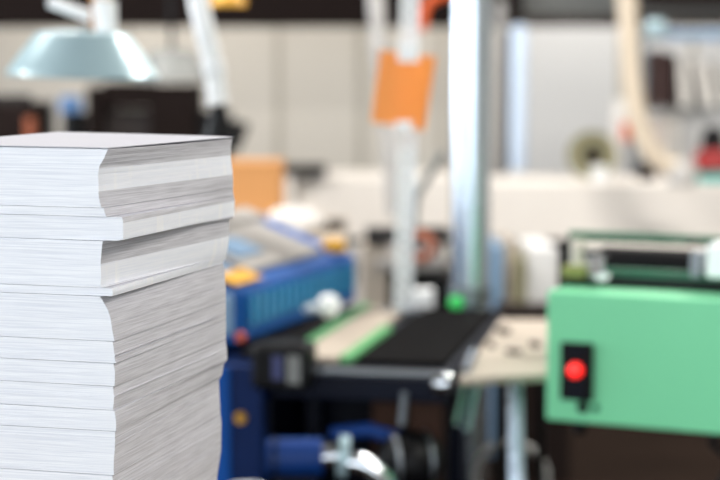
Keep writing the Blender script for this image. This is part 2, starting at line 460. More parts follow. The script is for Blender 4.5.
# roller deck above the body
deck = pbox(G, 561, 281, 800, 293, .10, .34).build('deck', 'black', t, bevel=.003)
pbox(G, 562, 272, 800, 282, .12, .02).build('front_rail', 'dark_green', t, bevel=.003)
rc0 = G.pix(603, 262, .26); rc1 = G.pix(700, 262, .26)
MB().tube([G.W(rc0[0], .26, rc0[1]), G.W(rc1[0]+.05, .26, rc0[1])], .032, 24).build('roller', 'black', t)
for y_, m_, r_ in ((247, 'cream', .011), (254, 'black', .012)):
    c0 = G.pix(586, y_, .3)
    MB().tube([G.W(c0[0], .3, c0[1]), G.W(c0[0]+.42, .3, c0[1])], r_, 16).build('guide_bar', m_, t)
zt_ = G.pix(640, 237, .40)[1]; 
pbox(G, 568, 236, 800, 243.5, .40, .03).build('top_rail', 'dark_green', t, bevel=.003)
for x0, x1 in ((561, 569), (573, 581), (688, 697), (790, 800)):
    a, z0, b, z1 = G.rect(x0, 240, x1, 285, .38)
    MB().box(a, .36, z0-.02, b, .42, z1, G).build('upright', 'black' if x0 != 573 else 'cream', t, bevel=.003)
pbox(G, 588, 255, 604, 279, .09, .03).build('clamp_block', 'chrome', t, bevel=.003)
pbox(G, 596, 275, 606, 281, .085, .03).build('clamp_block', 'white_paint', t, bevel=.002)
pbox(G, 561, 266, 583, 278, .08, .03).build('guide_plate', 'yellow_green', t, bevel=.003)
pbox(G, 690, 252, 700, 278, .09, .05).build('bracket', 'steel', t, bevel=.003)
wb = pbox(G, 706, 246, 790, 280, .08, .1).build('control_unit', 'white_paint', t, bevel=.005)
MB().tube([G.W(0.02, .2, zG1+.012), G.W(.5, .2, zG1+.012)], .01, 12).build('drive_shaft', 'navy', t)
for lx, ly in ((.62, .06), (.95, .06), (.62, .44), (.95, .44)):
    MB().box(lx-.025, ly-.025, 0, lx+.025, ly+.025, zG0, G).build('leg', 'dark_green', t, bevel=.003)
a = G.pix(712, 455, .02)
MB().tube([G.W(a[0]+.01, .1, zG0), G.W(a[0]-.02, .1, zG0-.035), G.W(a[0]+.02, .1, zG0-.07), G.W(a[0]-.005, .1, zG0-.12)], .009, 12).build('hook', 'black', t)
# ------------------------------------------------------------------ conveyor feeder
K = Fr((-.11, 3.28), -12)
zk = .80
t = thing('conveyor_feeder', K.W(.15, .4, 0), 'low dark conveyor feeder with black belt between blue and green machines', 'conveyor')
MB().box(-.06, .031, .735, .286, .84, .79, K).build('frame', 'navy', t, bevel=.006)
MB().box(.09, .05, .7905, .27, .83, .801, K).build('belt', 'belt', t, bevel=.003)
m = MB()
for i in range(4): pass
MB().box(-.035, .05, .7905, .055, .83, .803, K).build('paper_guide', 'cream_plate', t, bevel=.002)
MB().box(-.06, .06, .7905, -.038, .83, .806, K).build('green_edge', 'green_strip', t, bevel=.002)
MB().box(.0575, .06, .7905, .08, .5, .804, K).build('green_edge', 'green_strip', t, bevel=.002)
MB().tube([K.W(-.02, .0, .785), K.W(.286, .0, .785)], .008, 20).build('front_roller', 'steel', t)
MB().lathe([(.001,.03),(.018,.03),(.022,.02),(.022,0),(.001,0)], K.W(.265, -.035, .775), (K.ex).to_3d(), 24).build('roller_cap', 'chrome', t)
MB().box(-.06, .0, .728, .286, .03, .775, K).build('front_panel', 'navy', t, bevel=.006)
a, z0, b, z1 = K.rect(250, 345, 307, 392, -.07)
cb = MB().box(a, -.07, z0, b, .02, z1, K).build('control_box', 'black', t, bevel=.014)
a, z0, b, z1 = K.rect(272, 356, 282, 380, -.073)
MB().box(a, -.073, z0, b, -.0705, z1, K).build('display', 'screen', cb)
a, z0, b, z1 = K.rect(287, 356, 300, 384, -.073)
MB().box(a, -.073, z0, b, -.0705, z1, K).build('display', 'shade_grey', cb)
MB().prism([(-.148,.06),(-.064,.06),(-.064,.80),(-.07,.80)], .797, .808, K).build('side_tray', 'brown_top', t, bevel=.003)
MB().box(-.05, .3, 0, .2, .8, .734, K).build('cabinet', 'navy', t, bevel=.006)
for x, y in ((-.045, .2), (.25, .22)):
    MB().box(x, y, 0, x+.03, y+.03, .735, K).build('leg', 'navy', t, bevel=.003)
conv = t
# feed table plate beside it
t = thing('feed_table', (.27, 3.5, 0), 'cream metal feed table with dark openings beside the black conveyor belt', 'table')
poly = [P(452,379,3.2), P(546,374,3.2), P(546,318,3.86), P(487,318,3.86)]
poly = []
for px, py in ((459,378),(548,374),(548,319),(500,319)):
    d = ray(px, py); s = (.80-CAM.z)/d.z; q = CAM + d*s; poly.append((q.x, q.y))
MB().prism(poly, .785, .80).build('plate', 'cream_plate', t, bevel=.003)
for px, py, rx, ry in ((503,331,.018,.045),(514,352,.018,.028),(535,345,.012,.04),(491,345,.008,.04)):
    d = ray(px, py); s = (.8005-CAM.z)/d.z; q = CAM + d*s
    pg = [(q.x+rx*math.cos(2*PI*i/20), q.y+ry*math.sin(2*PI*i/20)) for i in range(20)]
    MB().prism(pg, .8005, .803).build('opening_shade', 'brown_top', t)  # dark oval laid on the plate, painting the shade inside a cut-out
d = ray(466, 376); s = (.80-CAM.z)/d.z; q = CAM + d*s
MB().tube([(q.x, q.y+.01, .803), (q.x+.03, q.y+.22, .806)], .012, 16).build('edge_bar', 'chrome', t)
MB().tube([P(515, 380, 3.5), P(517, 495, 3.05)*1], .0155, 20).build('leg', 'leg_white', t)
lp = P(517, 495, 3.05)
MB().tube([lp+Vector((0,0,.001)), (lp.x, lp.y, 0)], .0155, 20).build('leg', 'leg_white', t)
for px in (500, 541):
    q = P(px, 380, 3.75); MB().tube([(q.x, 3.75, .786), (q.x, 3.75, 0)], .01, 12).build('leg', 'black', t)
# ------------------------------------------------------------------ silver column and perforated strut
px_ = P(470, 300, 4.15)
t = thing('steel_column', (px_.x, 4.15, 0), 'thick shiny galvanised steel pipe standing from floor to ceiling', 'pipe')
MB().tube([(px_.x, 4.15, 0), (px_.x, 4.15, 3.6)], .0475, 40).build('pipe', 'galvanised', t)
MB().tube([(px_.x, 4.15, .80), (px_.x, 4.15, .845)], .052, 40).build('collar', 'steel', t)
q = P(456, 303, 4.09)
MB().lathe([(.001,.014),(.012,.012),(.017,.004),(.017,0),(.001,0)], q, (0,-1,0), 20).build('green_reflection', 'reflection_green', t)  # glowing disc added to imitate a green reflection on the pipe
a0, a1 = P(403, 309, 4.02), P(410, 0, 4.02)
dr = (a1-a0).normalized(); a1 = a0 + dr*(3.58-a0.z)/dr.z
t = thing('perforated_strut', a0, 'thin white perforated metal strut rising behind the conveyor, tag clipped to it', 'strut')
m = MB(); L = (a1-a0).length; h = .0195; rr = Vector((1,0,0)); dd = Vector((0,1,0))
def bar(m, p, q, wx, wy):
    c = [(-wx,-wy),(wx,-wy),(wx,wy),(-wx,wy)]
    m.hexa([p+rr*a+dd*b for a,b in c], [q+rr*a+dd*b for a,b in c])
bar(m, a0-rr*(h-.007), a1-rr*(h-.007), .007, .0015); bar(m, a0+rr*(h-.007), a1+rr*(h-.007), .007, .0015)
k = 0.0
while k < L-.03:
    p = a0+dr*k; bar(m, p, p+dr*.022, h-.0125, .0015); k += .03
bar(m, a0-rr*(h+.001), a1-rr*(h+.001), .0014, .012)
bar(m, a0+rr*(h+.001), a1+rr*(h+.001), .0014, .012)
m.build('strut', 'white_paint', t)
bar2 = MB(); bar2.box(a0.x-.05, 3.99, a0.z-.004, a0.x+.05, 4.06, a0.z).build('foot_plate', 'steel', t)
# orange tag
TG = flat(3.985)
pts = [(380,50),(436,57),(425,131),(371,122)]
m = MB(); n = 10
def tagp(u_, v_, dy):
    x = (pts[0][0]*(1-u_)+pts[1][0]*u_)*(1-v_) + (pts[3][0]*(1-u_)+pts[2][0]*u_)*v_
    y = (pts[0][1]*(1-u_)+pts[1][1]*u_)*(1-v_) + (pts[3][1]*(1-u_)+pts[2][1]*u_)*v_
    q = P(x, y, 3.985); q.y += dy - .012*math.sin(PI*u_) + .008*v_; return q
vs = [tagp(i/n, j/n, d_) for d_ in (0, .0015) for i in range(n+1) for j in range(n+1)]; q_ = (n+1)**2; fs = []
for i in range(n):
    for j in range(n):
        a_ = i*(n+1)+j; fs += [(a_, a_+1, a_+n+2, a_+n+1), (q_+a_, q_+a_+n+1, q_+a_+n+2, q_+a_+1)]
    for a_, b_ in ((i, i+1), (n*(n+1)+i, n*(n+1)+i+1), (i*(n+1), (i+1)*(n+1)), (i*(n+1)+n, (i+1)*(n+1)+n)): fs.append((a_, b_, q_+b_, q_+a_))
m.add(vs, fs, 0, True)
t = thing('orange_tag', tagp(.5, 1, 0), 'bright orange card tag hung on the white perforated strut', 'tag')
m.build('card', 'orange', t)
q = P(407, 56, 3.965); fbox(398, 42, 419, 62, 3.955, .012).build('clip', 'white_paint', t, bevel=.002)
fbox(396, 121, 413, 133, 3.965, .012).build('clip', 'white_paint', t, bevel=.002)
# ------------------------------------------------------------------ blue machine
B = Fr((P(262, 400, 3.3).x, 3.3), -19.3)
t = thing('blue_machine', B.W(-.2, .4, 0), 'large blue machine with a ribbed hood behind the paper stack', 'machine')
MB().box(-.50, .0, 0, -.084, .86, .79, K).build('body', 'deep_blue', t, bevel=.006)
ae = K.rect(190, 300, 229, 400, -.006)
MB().box(ae[0], -.006, .05, ae[2], -.0005, .785, K).build('door', 'bright_blue', t, bevel=.002)
MB().box(-.0835, .03, .05, -.074, .82, .72, K).build('side_shade', 'navy', t, bevel=.004)  # navy skin that paints the shade on the body's long side
H = Fr((P(236, 300, 3.40).x, 3.40), -19.3)
zh = zat(291, 3.40); zl = zat(345, 3.40); 
zl = max(zl, .811)
HL = .72
def S(lx): return zh - lx*.38
def slope(x0, y0, x1, y1, lo, hi):
    q = [(x0,y0),(x1,y0),(x1,y1),(x0,y1)]
    return MB().hexa([H.W(a,b,S(a)+lo) for a,b in q], [H.W(a,b,S(a)+hi) for a,b in q])
q = [(-.27,0),(0,0),(0,HL),(-.27,HL)]
MB().hexa([H.W(a,b,zl) for a,b in q], [H.W(a,b,S(a)) for a,b in q]).build('hood', 'blue', t, bevel=.008)
lv = MB().box(.0005, .03, zl+.006, .006, HL-.02, zh-.010, H).build('louvre_panel', 'blue', t, bevel=.002)
m = MB()
for i in range(15):
    y_ = .05 + i*.043; m.box(.0065, y_, zl+.035, .014, y_+.026, zh-.014, H)
m.build('louvre_ribs', 'teal_blue', lv)
slope(-.20, .16, -.04, .60, .0005, .012).build('top_plate', 'grey_top', t, bevel=.003)
slope(-.15, .20, -.08, .34, .0125, .02).build('cover_strip', 'pale_blue', t, bevel=.003)
slope(-.26, .02, -.21, .66, .0005, .02).build('back_rail', 'grey_top', t, bevel=.003)
slope(-.16, .03, -.05, .13, .0005, .008).build('end_flap', 'pale_blue', t, bevel=.003)
slope(-.05, .006, -.004, .15, .009, .011).build('warning_sticker', 'yellow', t)
kq = H.W(-.035, HL-.05, S(-.035))
MB().lathe([(.001,.03),(.022,.03),(.028,.022),(.028,.004),(.024,0),(.001,0)], kq, (0,0,1), 24).build('yellow_knob', 'yellow', t)
# rounded end cover with sticker
MB().box(-.12, -.022, zl+.02, -.004, -.001, zh-.004, H).build('end_cover', 'pale_blue', t, bevel=.008)
for px, py, mm, r in ((241,337,'orange_red',.011),(241,418,'yellow',.012)):
    FF = K if py > 380 else H; off_ = -.0235 if FF is H else -.0005
    lx, z = FF.pix(px, py, off_)
    MB().lathe([(.001,.008),(r*.7,.008),(r,.003),(r,0),(.001,0)], FF.W(lx, off_, z), (FF.ey*-1).to_3d(), 20).build('knob', mm, t)
q = P(326, 306, 3.62); q2 = q + (H.ex.to_3d())*-.02
MB().lathe([(.001,.028),(.018,.026),(.025,.015),(.025,0),(.012,-.012),(.008,-.06),(.001,-.06)], q, (.75,-.6,.2), 28).build('hand_knob', 'white_paint', t)
# ------------------------------------------------------------------ pump under the conveyor
zc = zat(462, 3.08)
t = thing('vacuum_pump', (P(330,460,3.08).x, 3.1, 0), 'blue motor pump with a shiny curved pipe under the conveyor', 'pump')
x0 = xat(266, 3.1); x1 = xat(322, 3.1)
MB().tube([(x0, 3.12, zc), (x1, 3.12, zc)], .036, 28).build('motor', 'motor_blue', t)
MB().tube([(x0+.01+i*.0001, 3.12, zc) for i in (0, 80)], .039, 28).build('motor_band', 'navy', t)
MB().tube([(x1, 3.12, zc), (xat(337, 3.1), 3.12, zc+.003)], .024, 24).build('coupling', 'chrome', t)
MB().tube([(xat(338, 3.1), 3.12, zc+.002), (xat(348, 3.1), 3.12, zc)], .04, 28).build('flange', 'shade', t)
path = []
for i in range(15):
    a = i/14*PI*.5
    path.append((xat(348, 3.1)+.085*math.sin(a), 3.12, zc-.01-.10*(1-math.cos(a))))
MB().tube(path, .022, 24).build('bent_pipe', 'chrome', t)
MB().box(x0-.02, 3.05, 0, x1+.03, 3.2, zc-.14).build('base', 'navy', t, bevel=.006)
MB().box(x0+.01, 3.09, zc-.14, x1-.01, 3.15, zc-.03).build('foot', 'navy', t)
t = thing('blower', (xat(395,3.2), 3.2, 0), 'dark blower housing with steel ribs to the right of the blue pump', 'blower')
q = P(410, 462, 3.22)
MB().lathe([(.001,-.06),(.03,-.06),(.05,-.045),(.062,-.01),(.062,.01),(.05,.045),(.03,.06),(.001,.06)], q, (1,.25,0), 32).build('housing', 'black', t)
for k in range(4):
    c = q + Vector((1,.25,0)).normalized()*(-.035+.022*k)
    MB().torus(c, .056, .004, (1,.25,0)).build('rib', 'steel', t)
MB().tube([q+Vector((-.02,0,.045)), q+Vector((-.08,0,.062)), q+Vector((-.15,.02,.05))], .014, 16).build('inlet', 'motor_blue', t)
MB().box(q.x-.03, 3.19, 0, q.x+.04, 3.26, q.z-.055).build('base', 'navy', t)
# white cover at the bottom edge
q = P(246, 492, 2.95)
t = thing('white_bucket', (q.x, 2.95, 0), 'round white lid of a bin in front of the blue machine, at the lower edge', 'bin')
MB().lathe([(.001,q.z),(.045,q.z),(.055,q.z-.008),(.05,q.z-.05),(.042,0),(.001,0)], (q.x, 2.95, 0), (0,0,1), 28).build('body', 'white_paint', t)
MB().lathe([(.001,q.z+.012),(.03,q.z+.011),(.052,q.z+.002),(.052,q.z),(.001,q.z)], (q.x, 2.95, .001), (0,0,1), 28).build('lid', 'white_paint', t)
# loop of white hose on the right under the feed table
q = P(510, 478, 3.9)
o = MB().torus(q, .085, .009, (.1,1,.1)).build('coiled_hose', 'hose_grey'); props(o, 'grey hose coiled in a loop under the feed table', 'hose')
o2 = MB().box(q.x-.09, 3.8, 0, q.x+.17, 4.0, q.z-.096).build('storage_box', 'dark_brown', bevel=.005); props(o2, 'dark box on the floor carrying the grey hose loop', 'box')
# cartons under the conveyor
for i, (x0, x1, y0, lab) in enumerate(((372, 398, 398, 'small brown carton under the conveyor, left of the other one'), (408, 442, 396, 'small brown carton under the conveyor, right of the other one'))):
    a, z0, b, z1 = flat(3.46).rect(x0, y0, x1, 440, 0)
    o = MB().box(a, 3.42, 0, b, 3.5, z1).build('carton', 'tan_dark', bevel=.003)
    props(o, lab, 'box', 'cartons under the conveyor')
q = P(450, 410, 3.7)
t = conv
MB().tube([P(462,385,3.42), P(453,425,3.38)], .011, 16).build('drain_tube', 'chrome', t)
MB().tube([P(474,385,3.42), P(466,432,3.38)], .011, 16).build('drain_tube', 'galvanised', t)
MB().tube([P(405,392,3.24), P(402,425,3.24)], .007, 16).build('drain_tube', 'steel', t)
# ------------------------------------------------------------------ middle distance, left side
def slab(name, x0, y0, x1, y1, Y, d, m, lab, cat, bevel=.006, floor=False, group=None):
    a, z0, b, z1 = flat(Y).rect(x0, y0, x1, y1, 0)
    o = MB().box(a, Y, 0 if floor else z0, b, Y+d, z1).build(name, m, bevel=bevel)
    return props(o, lab, cat, group)
# beige bench with a thin top behind the blue machine
z5 = zat(226, 5.6)
t = thing('bench', (xat(270, 5.6), 5.8, 0), 'beige work bench carrying the cardboard box behind the blue machine', 'bench')
MB().box(xat(150,5.2), 5.15, z5-.04-.0, xat(345,5.2), 5.95, z5-.0).build('worktop', 'cream_plate', t, bevel=.005)
MB().box(xat(155,5.2), 5.2, z5-.15, xat(340,5.2), 5.24, z5-.041).build('apron', 'cream_plate', t)
for x in (160, 330):
    for y in (5.25, 5.85): MB().box(xat(x,5.2)-.02, y, 0, xat(x,5.2)+.02, y+.04, z5-.04).build('leg', 'steel', t)
# cardboard box
t = thing('cardboard_box', (xat(255,5.6), 5.6, z5), 'orange-brown cardboard box on the beige bench right behind the paper stack', 'box')
MB().box(xat(205,5.5), 5.5, z5+.001, xat(281,5.5), 5.8, zat(163,5.5)).build('carton', 'tan', t, bevel=.004)
MB().box(xat(206,5.5), 5.498, zat(166,5.5), xat(280,5.5), 5.4999, zat(163.5,5.5)).build('flap', 'tan', t)
# dark knob on bench
q = P(263, 238, 5.25)
o = MB().lathe([(.001,.0),(.028,0),(.028,.015),(.012,.03),(.02,.05),(.02,.06),(.001,.065)], (q.x, 5.22, z5+.0005), (0,0,1), 24).build('clamp', 'black'); props(o, 'small dark clamp knob on the front of the beige bench', 'clamp')
# white cloth / paper heap
def blob(name, c, rx, ry, rz, m, lab, cat, seed=1):
    import bmesh
    rnd = random.Random(seed); vs = []; fs = []; n1, n2 = 14, 24
    for i in range(n1+1):
        th = PI*i/n1
        for j in range(n2):
            ph = 2*PI*j/n2; k = 1+.12*math.sin(3*ph+seed)*math.sin(2*th)+.07*math.sin(5*th+ph*2+seed*2)
            vs.append((c[0]+rx*k*math.sin(th)*math.cos(ph), c[1]+ry*k*math.sin(th)*math.sin(ph), max(c[2]-rz*.6, c[2]+rz*k*math.cos(th))))
    for i in range(n1):
        for j in range(n2): fs.append((i*n2+j, i*n2+(j+1)%n2, (i+1)*n2+(j+1)%n2, (i+1)*n2+j))
    o = MB().add(vs, fs, 0, True).build(name, m); return props(o, lab, cat)
cz = zat(208, 5.6)
blob('white_cloth', (xat(293, 5.3), 5.3, z5+.036), .10, .07, .048, 'bench_grey', 'crumpled white cloth beside the cardboard box', 'cloth', 3)
props(MB().box(xat(300,5.4), 5.4, z5+.001, xat(345,5.4), 5.6, z5+.02).build('flat_tray', 'black', bevel=.004), 'flat dark tray on the beige bench behind the blue machine', 'tray')
# long white counter
def counter(name, x0, x1, yt, yb, Y, lab, doors, cat='cabinet'):
    a, z0, b, z1 = flat(Y).rect(x0, yt, x1, yb, 0)
    t = thing(name, ((a+b)/2, Y+.3, 0), lab, cat)
    MB().box(a, Y, z0, b, Y+.7, z1).build('upper_block', 'bench_white', t, bevel=.01)
    MB().box(a+.03, Y+.05, .06, b-.03, Y+.65, z0-.001).build('carcass', 'dark_brown', t, bevel=.004)
    w = (b-a)/doors
    for i in range(doors):
        d = MB().box(a+.04+i*w, Y+.02, .1, a+w*(i+1)-.05, Y+.049, z0-.03).build('door', 'bench_grey', t, bevel=.004)
        MB().box(a+w*(i+1)-.1, Y+.005, z0-.22, a+w*(i+1)-.085, Y+.019, z0-.1).build('handle', 'black', d)
    for x in (a+.08, b-.14): MB().box(x, Y+.1, 0, x+.06, Y+.6, .06).build('foot', 'black', t)
    return a, b, z1
counter('counter', 296, 452, 178, 238, 8.0, 'long pale counter under the grey wall panels, left of the steel column', 4)
ca, cb_, zc8 = counter('cabinet', 484, 840, 183, 240, 8.0, 'wide white counter running to the right edge behind the green machine', 8)
slab('dark_tray', 283, 166, 326, 176, 7.9, .2, 'black', 'dark flat case on the left end of the pale counter', 'case', floor=False)
# support for that dark case
a, z0, b, z1 = flat(7.9).rect(270, 176.3, 296, 240, 0)
t = thing('side_cabinet', (xat(270,7.9), 8.1, 0), 'pale cabinet mostly hidden behind the cardboard box and white cloth', 'cabinet')
MB().box(xat(190,7.9), 7.9, 0, xat(294.5,7.9), 8.4, zat(176.4, 7.9)).build('carcass', 'bench_white', t, bevel=.006)
# machine parts between strut and column
zsh = zat(262, 5.0)
t = thing('binding_machine', (xat(420,5.0), 5.1, 0), 'small machine with copper-coloured roll seen between the strut and the steel column', 'machine')
MB().box(xat(362,5.0), 5.0, 0, xat(388,5.0), 5.3, zat(247,5.0)).build('cream_column', 'cream_plate', t, bevel=.006)
MB().box(xat(366,5.0), 4.98, zat(243,5.0)+.001, xat(452,5.0), 5.3, zat(237,5.0)+.006).build('dark_top', 'black', t, bevel=.004)
MB().box(xat(388,5.0)+.002, 5.02, 0, xat(450,5.0), 5.3, zat(276,5.0)).build('base', 'black', t, bevel=.006)
MB().box(xat(376,5.0), 4.95, zat(268,5.0), xat(444,5.0), 4.99, zat(258,5.0)).build('grey_shelf', 'grey_top', t, bevel=.004)
q = P(421, 247, 4.93)
MB().torus(q, .034, .014, (.35,1,0)).build('copper_roll', 'copper', t)
MB().tube([q+Vector((0,.0,0)), q+Vector((0,.06,0))], .01, 12).build('spindle', 'steel', t)
MB().box(xat(411,4.9), 4.9, zat(310,4.9), xat(434,4.9), 4.95, zat(290,4.9)).build('white_cover', 'white_paint', t, bevel=.006)
MB().tube([P(416,196,4.95), P(444,152,4.95)], .012, 12).build('lever', 'shade_grey', t)
MB().tube([P(416,196,4.95), P(412,240,4.98)], .012, 12).build('lever_post', 'shade_grey', t)
MB().box(xat(405,5.1), 5.1, 0, xat(412,5.1), 5.2, zat(270,5.1)).build('leg', 'tan_dark', t)
# grey cabinets behind feed table
for x0, x1, mm, lab, y0, Y in ((490, 503, 'pale_blue', 'narrow blue-grey cabinet just right of the steel column', 246, 6.0), (505, 514, 'cream_plate', 'narrow cream post cabinet between the blue-grey and the dark one', 242, 6.0), (517, 525, 'olive', 'narrow dark olive cylinder cabinet behind the feed table', 258, 5.9), (527, 556, 'wall_panel_cool', 'light grey cabinet left of the green machine', 248, 6.0)):
    slab('narrow_cabinet', x0, y0, x1, 300, Y, .4, mm, lab, 'cabinet', floor=True)
slab('low_box', 500, 310, 572, 330, 5.6, .2, 'dark_brown', 'dark low box on the floor behind the feed table', 'box', floor=True)
# ------------------------------------------------------------------ right side on the counter
zct = zc8
t = thing('vertical_pipe', (xat(517,9.2), 9.2, 0), 'white vertical pipe with rounded top before the grey wall panels', 'pipe')
MB().lathe([(.001,zat(24,9.2)),(.03,zat(25,9.2)),(.045,zat(30,9.2)),(.045,0),(.001,0)], (xat(517,9.2), 9.2, 0), (0,0,1), 28).build('pipe', 'leg_white', t)
MB().lathe([(.05,zat(170,9.2)),(.055,zat(170,9.2)),(.055,zat(178,9.2)),(.05,zat(178,9.2))], (xat(517,9.2), 9.2, 0), (0,0,1), 28).build('collar', 'hose_white', t)
slab('tall_post', 495, 0, 505, 178, 9.6, .1, 'hose_grey', 'dull grey post between the steel column and the white vertical pipe', 'post', floor=True)
slab('cable_tray', 506, 30, 511, 180, 9.6, .1, 'dark_brown', 'thin dark post left of the white vertical pipe', 'post', floor=True)
q = P(592, 161, 8.3); q.z = zct+.118
t = thing('tape_reel', (q.x, 8.3, zct), 'round olive-green reel with dark hub on the white counter', 'reel')
R_ = q.z - zct
MB().lathe([(.045,-.04),(R_,-.04),(R_,.04),(.045,.04),(.045,-.04)], (q.x,8.3,q.z), (0,-1,0), 40).build('roll', 'olive', t)
MB().lathe([(.001,.045),(.044,.045),(.044,-.045),(.001,-.045)], (q.x,8.3,q.z-.0), (0,-1,0), 28).build('hub', 'dark_brown', t)
props(MB().box(xat(592,8.1), 8.1, zct+.001, xat(606,8.1), 8.17, zct+.075).build('small_box', 'white_paint', bevel=.004), 'small white box in front of the olive reel', 'box')
t = thing('upright_tube', (xat(616,9.0), 9.05, 0), 'pale upright tube with an orange-red grip behind the beige hose', 'tube')
MB().box(xat(611,9), 9.0, 0, xat(622,9), 9.1, zat(100,9)).build('tube', 'hose_white', t, bevel=.006)
q = P(627, 132, 8.97)
MB().lathe([(.001,.05),(.02,.05),(.028,.03),(.028,-.03),(.02,-.05),(.001,-.05)], q, (0,0,1), 20).build('grip', 'orange_red', t)
# rack with books
sy = zat(107, 9.2)
t = thing('shelf_rack', (xat(700,9.4), 9.4, 0), 'metal rack holding books above the counter at the right edge', 'rack')
MB().box(xat(642,9.2), 9.2, sy-.02, xat(800,9.2), 9.6, sy).build('shelf', 'shade_grey', t, bevel=.003)
MB().box(xat(642,9.2), 9.2, zat(40,9.2), xat(800,9.2), 9.22, zat(30,9.2)).build('top_rail', 'pale_blue', t, bevel=.003)
MB().box(xat(642,9.2), 9.2, zat(182,9.2), xat(800,9.2), 9.6, zat(179,9.2)).build('shelf', 'cream_plate', t, bevel=.003)
for px in (641, 796):
    for yy in (9.2, 9.58): MB().box(xat(px,9.2)-.015, yy, 0, xat(px,9.2)+.015, yy+.03, zat(28,9.2)).build('post', 'steel', t)
q = P(655, 29, 9.15)
MB().lathe([(.001,.05),(.04,.05),(.05,.03),(.05,-.03),(.04,-.05),(.001,-.05)], q, (1,0,0), 24).build('rail_highlight', 'shade', t)  # pale solid added to imitate a highlight on the rail
bk = [(648,653.5,52,0,'book_brown'),(655,661,50,0,'book_brown'),(662.5,668,53,0,'book_brown'),(669.5,674,54,0,'dark_brown'),
      (677,682,58,-6,'book_white'),(684,687,58,-6,'book_white'),(690,695,62,-12,'gap_and_bed_dark'),(696.5,701,62,-12,'book_white'),(704,709,63,-12,'book_white'),(711,715,63,-12,'gap_and_bed_dark'),(717.5,723,63,-12,'book_white')]
pos = ['leftmost', 'second', 'third', 'fourth', 'fifth', 'sixth', 'seventh', 'eighth', 'ninth', 'tenth', 'last']
for i, (x0, x1, y0, tilt, mm) in enumerate(bk):
    h = zat(y0,9.25)-sy; wv = xat(x1,9.25)-xat(x0,9.25); bx = xat(x0,9.25)
    tn = math.tan(math.radians(-tilt))
    m = MB(); z0 = sy+.0015
    qd = [(0,9.25),(wv,9.25),(wv,9.45),(0,9.45)]
    m.hexa([(bx+a+tn*h*.5,b,z0) for a,b in qd], [(bx+a-tn*h*.5,b,z0+h) for a,b in qd])
    o = m.build('book', mm, bevel=.003)
    col = {'book_brown':'dark brown upright','dark_brown':'nearly black upright','book_white':'white slanted','gap_and_bed_dark':'gap-shade dark slanted'}[mm]
    props(o, '%s book on the metal rack, %s from the left' % (col, pos[i]), 'book', 'books on the rack at the right')
sl = zat(179, 9.2)
for i, (x0, x1, y0, mm, lab) in enumerate(((651, 664, 116, 'pinkish', 'pinkish white folder standing under the book shelf, leftmost of three'), (666, 678, 112, 'book_white', 'white folder standing under the book shelf, middle of three'), (680, 712, 112, 'wall_panel_cool', 'wide pale grey folder under the book shelf, rightmost of three'))):
    o = MB().box(xat(x0,9.3), 9.3, sl+.001, xat(x1,9.3), 9.5, zat(y0,9.3)).build('folder', mm, bevel=.004); props(o, lab, 'folder', 'folders under the book shelf')
props(MB().box(xat(642,8.2), 8.2, zct+.001, xat(655,8.2), 8.4, zct+.08).build('dark_case', 'dark_brown', bevel=.004), 'small dark case on the counter under the hose bend', 'case')
o = slab('teal_crate', 697, 181, 745, 183.2+.0, 8.1, .3, 'teal', 'teal crate on the counter under the red bag at the right edge', 'crate')
bpy.data.objects.remove(o)
tz0 = zct+.001; tz1 = tz0+.045
o = MB().box(xat(697,8.1), 8.02, tz0, xat(748,8.1), 8.35, tz1).build('teal_crate', 'teal', bevel=.006); props(o, 'teal crate on the counter under the red bag at the right edge', 'crate')
o = MB()
xr0, xr1 = xat(695,8.1), xat(742,8.1)
h = zat(150,8.1)-tz1
o.hexa([(xr0,8.05,tz1+.001),(xr1,8.05,tz1+.001),(xr1,8.3,tz1+.001),(xr0,8.3,tz1+.001)], [(xr0+.03,8.08,tz1+h),(xr1-.02,8.08,tz1+h),(xr1-.02,8.25,tz1+h),(xr0+.03,8.25,tz1+h)])
t = thing('red_bag', ((xr0+xr1)/2, 8.17, tz1), 'red bag with black top standing on the teal crate', 'bag')
o.build('bag', 'red', t, bevel=.02)
MB().lathe([(.001,0),(.055,0),(.06,.04),(.045,.09),(.02,.11),(.001,.112)], (xat(712,8.15), 8.17, tz1+h+.0), (0,0,1), 24).build('black_top', 'black', t)
# ------------------------------------------------------------------ hoses hanging from the ceiling
def hose(name, pix, Y, r, m, lab, amp=.1, pitch=.018, parts=None, gap_top=True):
    ctrl = [P(x, y, Y) for x, y in pix]
    # extend upwards to the ceiling
    d = (ctrl[0]-ctrl[1]).normalized()
    if d.z > .2: ctrl = [ctrl[0] + d*((3.58-ctrl[0].z)/d.z)] + ctrl
    pts = []
    c = [ctrl[0]] + ctrl + [ctrl[-1]]
    for i in range(1, len(c)-2):
        p0, p1, p2, p3 = c[i-1:i+3]; n = max(4, int((p2-p1).length/(pitch/4)))
        for k in range(n):
            u_ = k/n
            pts.append(.5*((2*p1)+(p2-p0)*u_+(2*p0-5*p1+4*p2-p3)*u_**2+(3*p1-p0-3*p2+p3)*u_**3))
    pts.append(c[-2]); s = 0; rs = []
    for i, p in enumerate(pts):
        if i: s += (p-pts[i-1]).length
        rs.append(r*(1+amp*math.sin(2*PI*s/pitch)))
    mb = MB().tube(pts, rs, 16)
    if parts is None: return props(mb.build(name, m), lab, 'hose')
    t = thing(name, ctrl[-1], lab, 'hose'); mb.build('hose', m, t); return t
hz = hose('corrugated_hose', [(198,0),(206,35),(214,70),(218,104)], 3.9, .023, 'white_paint', 'white corrugated air hose ending in a black nozzle over the paper stack', parts=1, amp=.16, pitch=.03)
q = P(218, 105, 3.9)
MB().lathe([(.001,.0),(.018,0),(.02,-.03),(.034,-.06),(.036,-.10),(.02,-.12),(.001,-.12)], q, (-.05,0,1), 24).build('nozzle', 'black', hz)
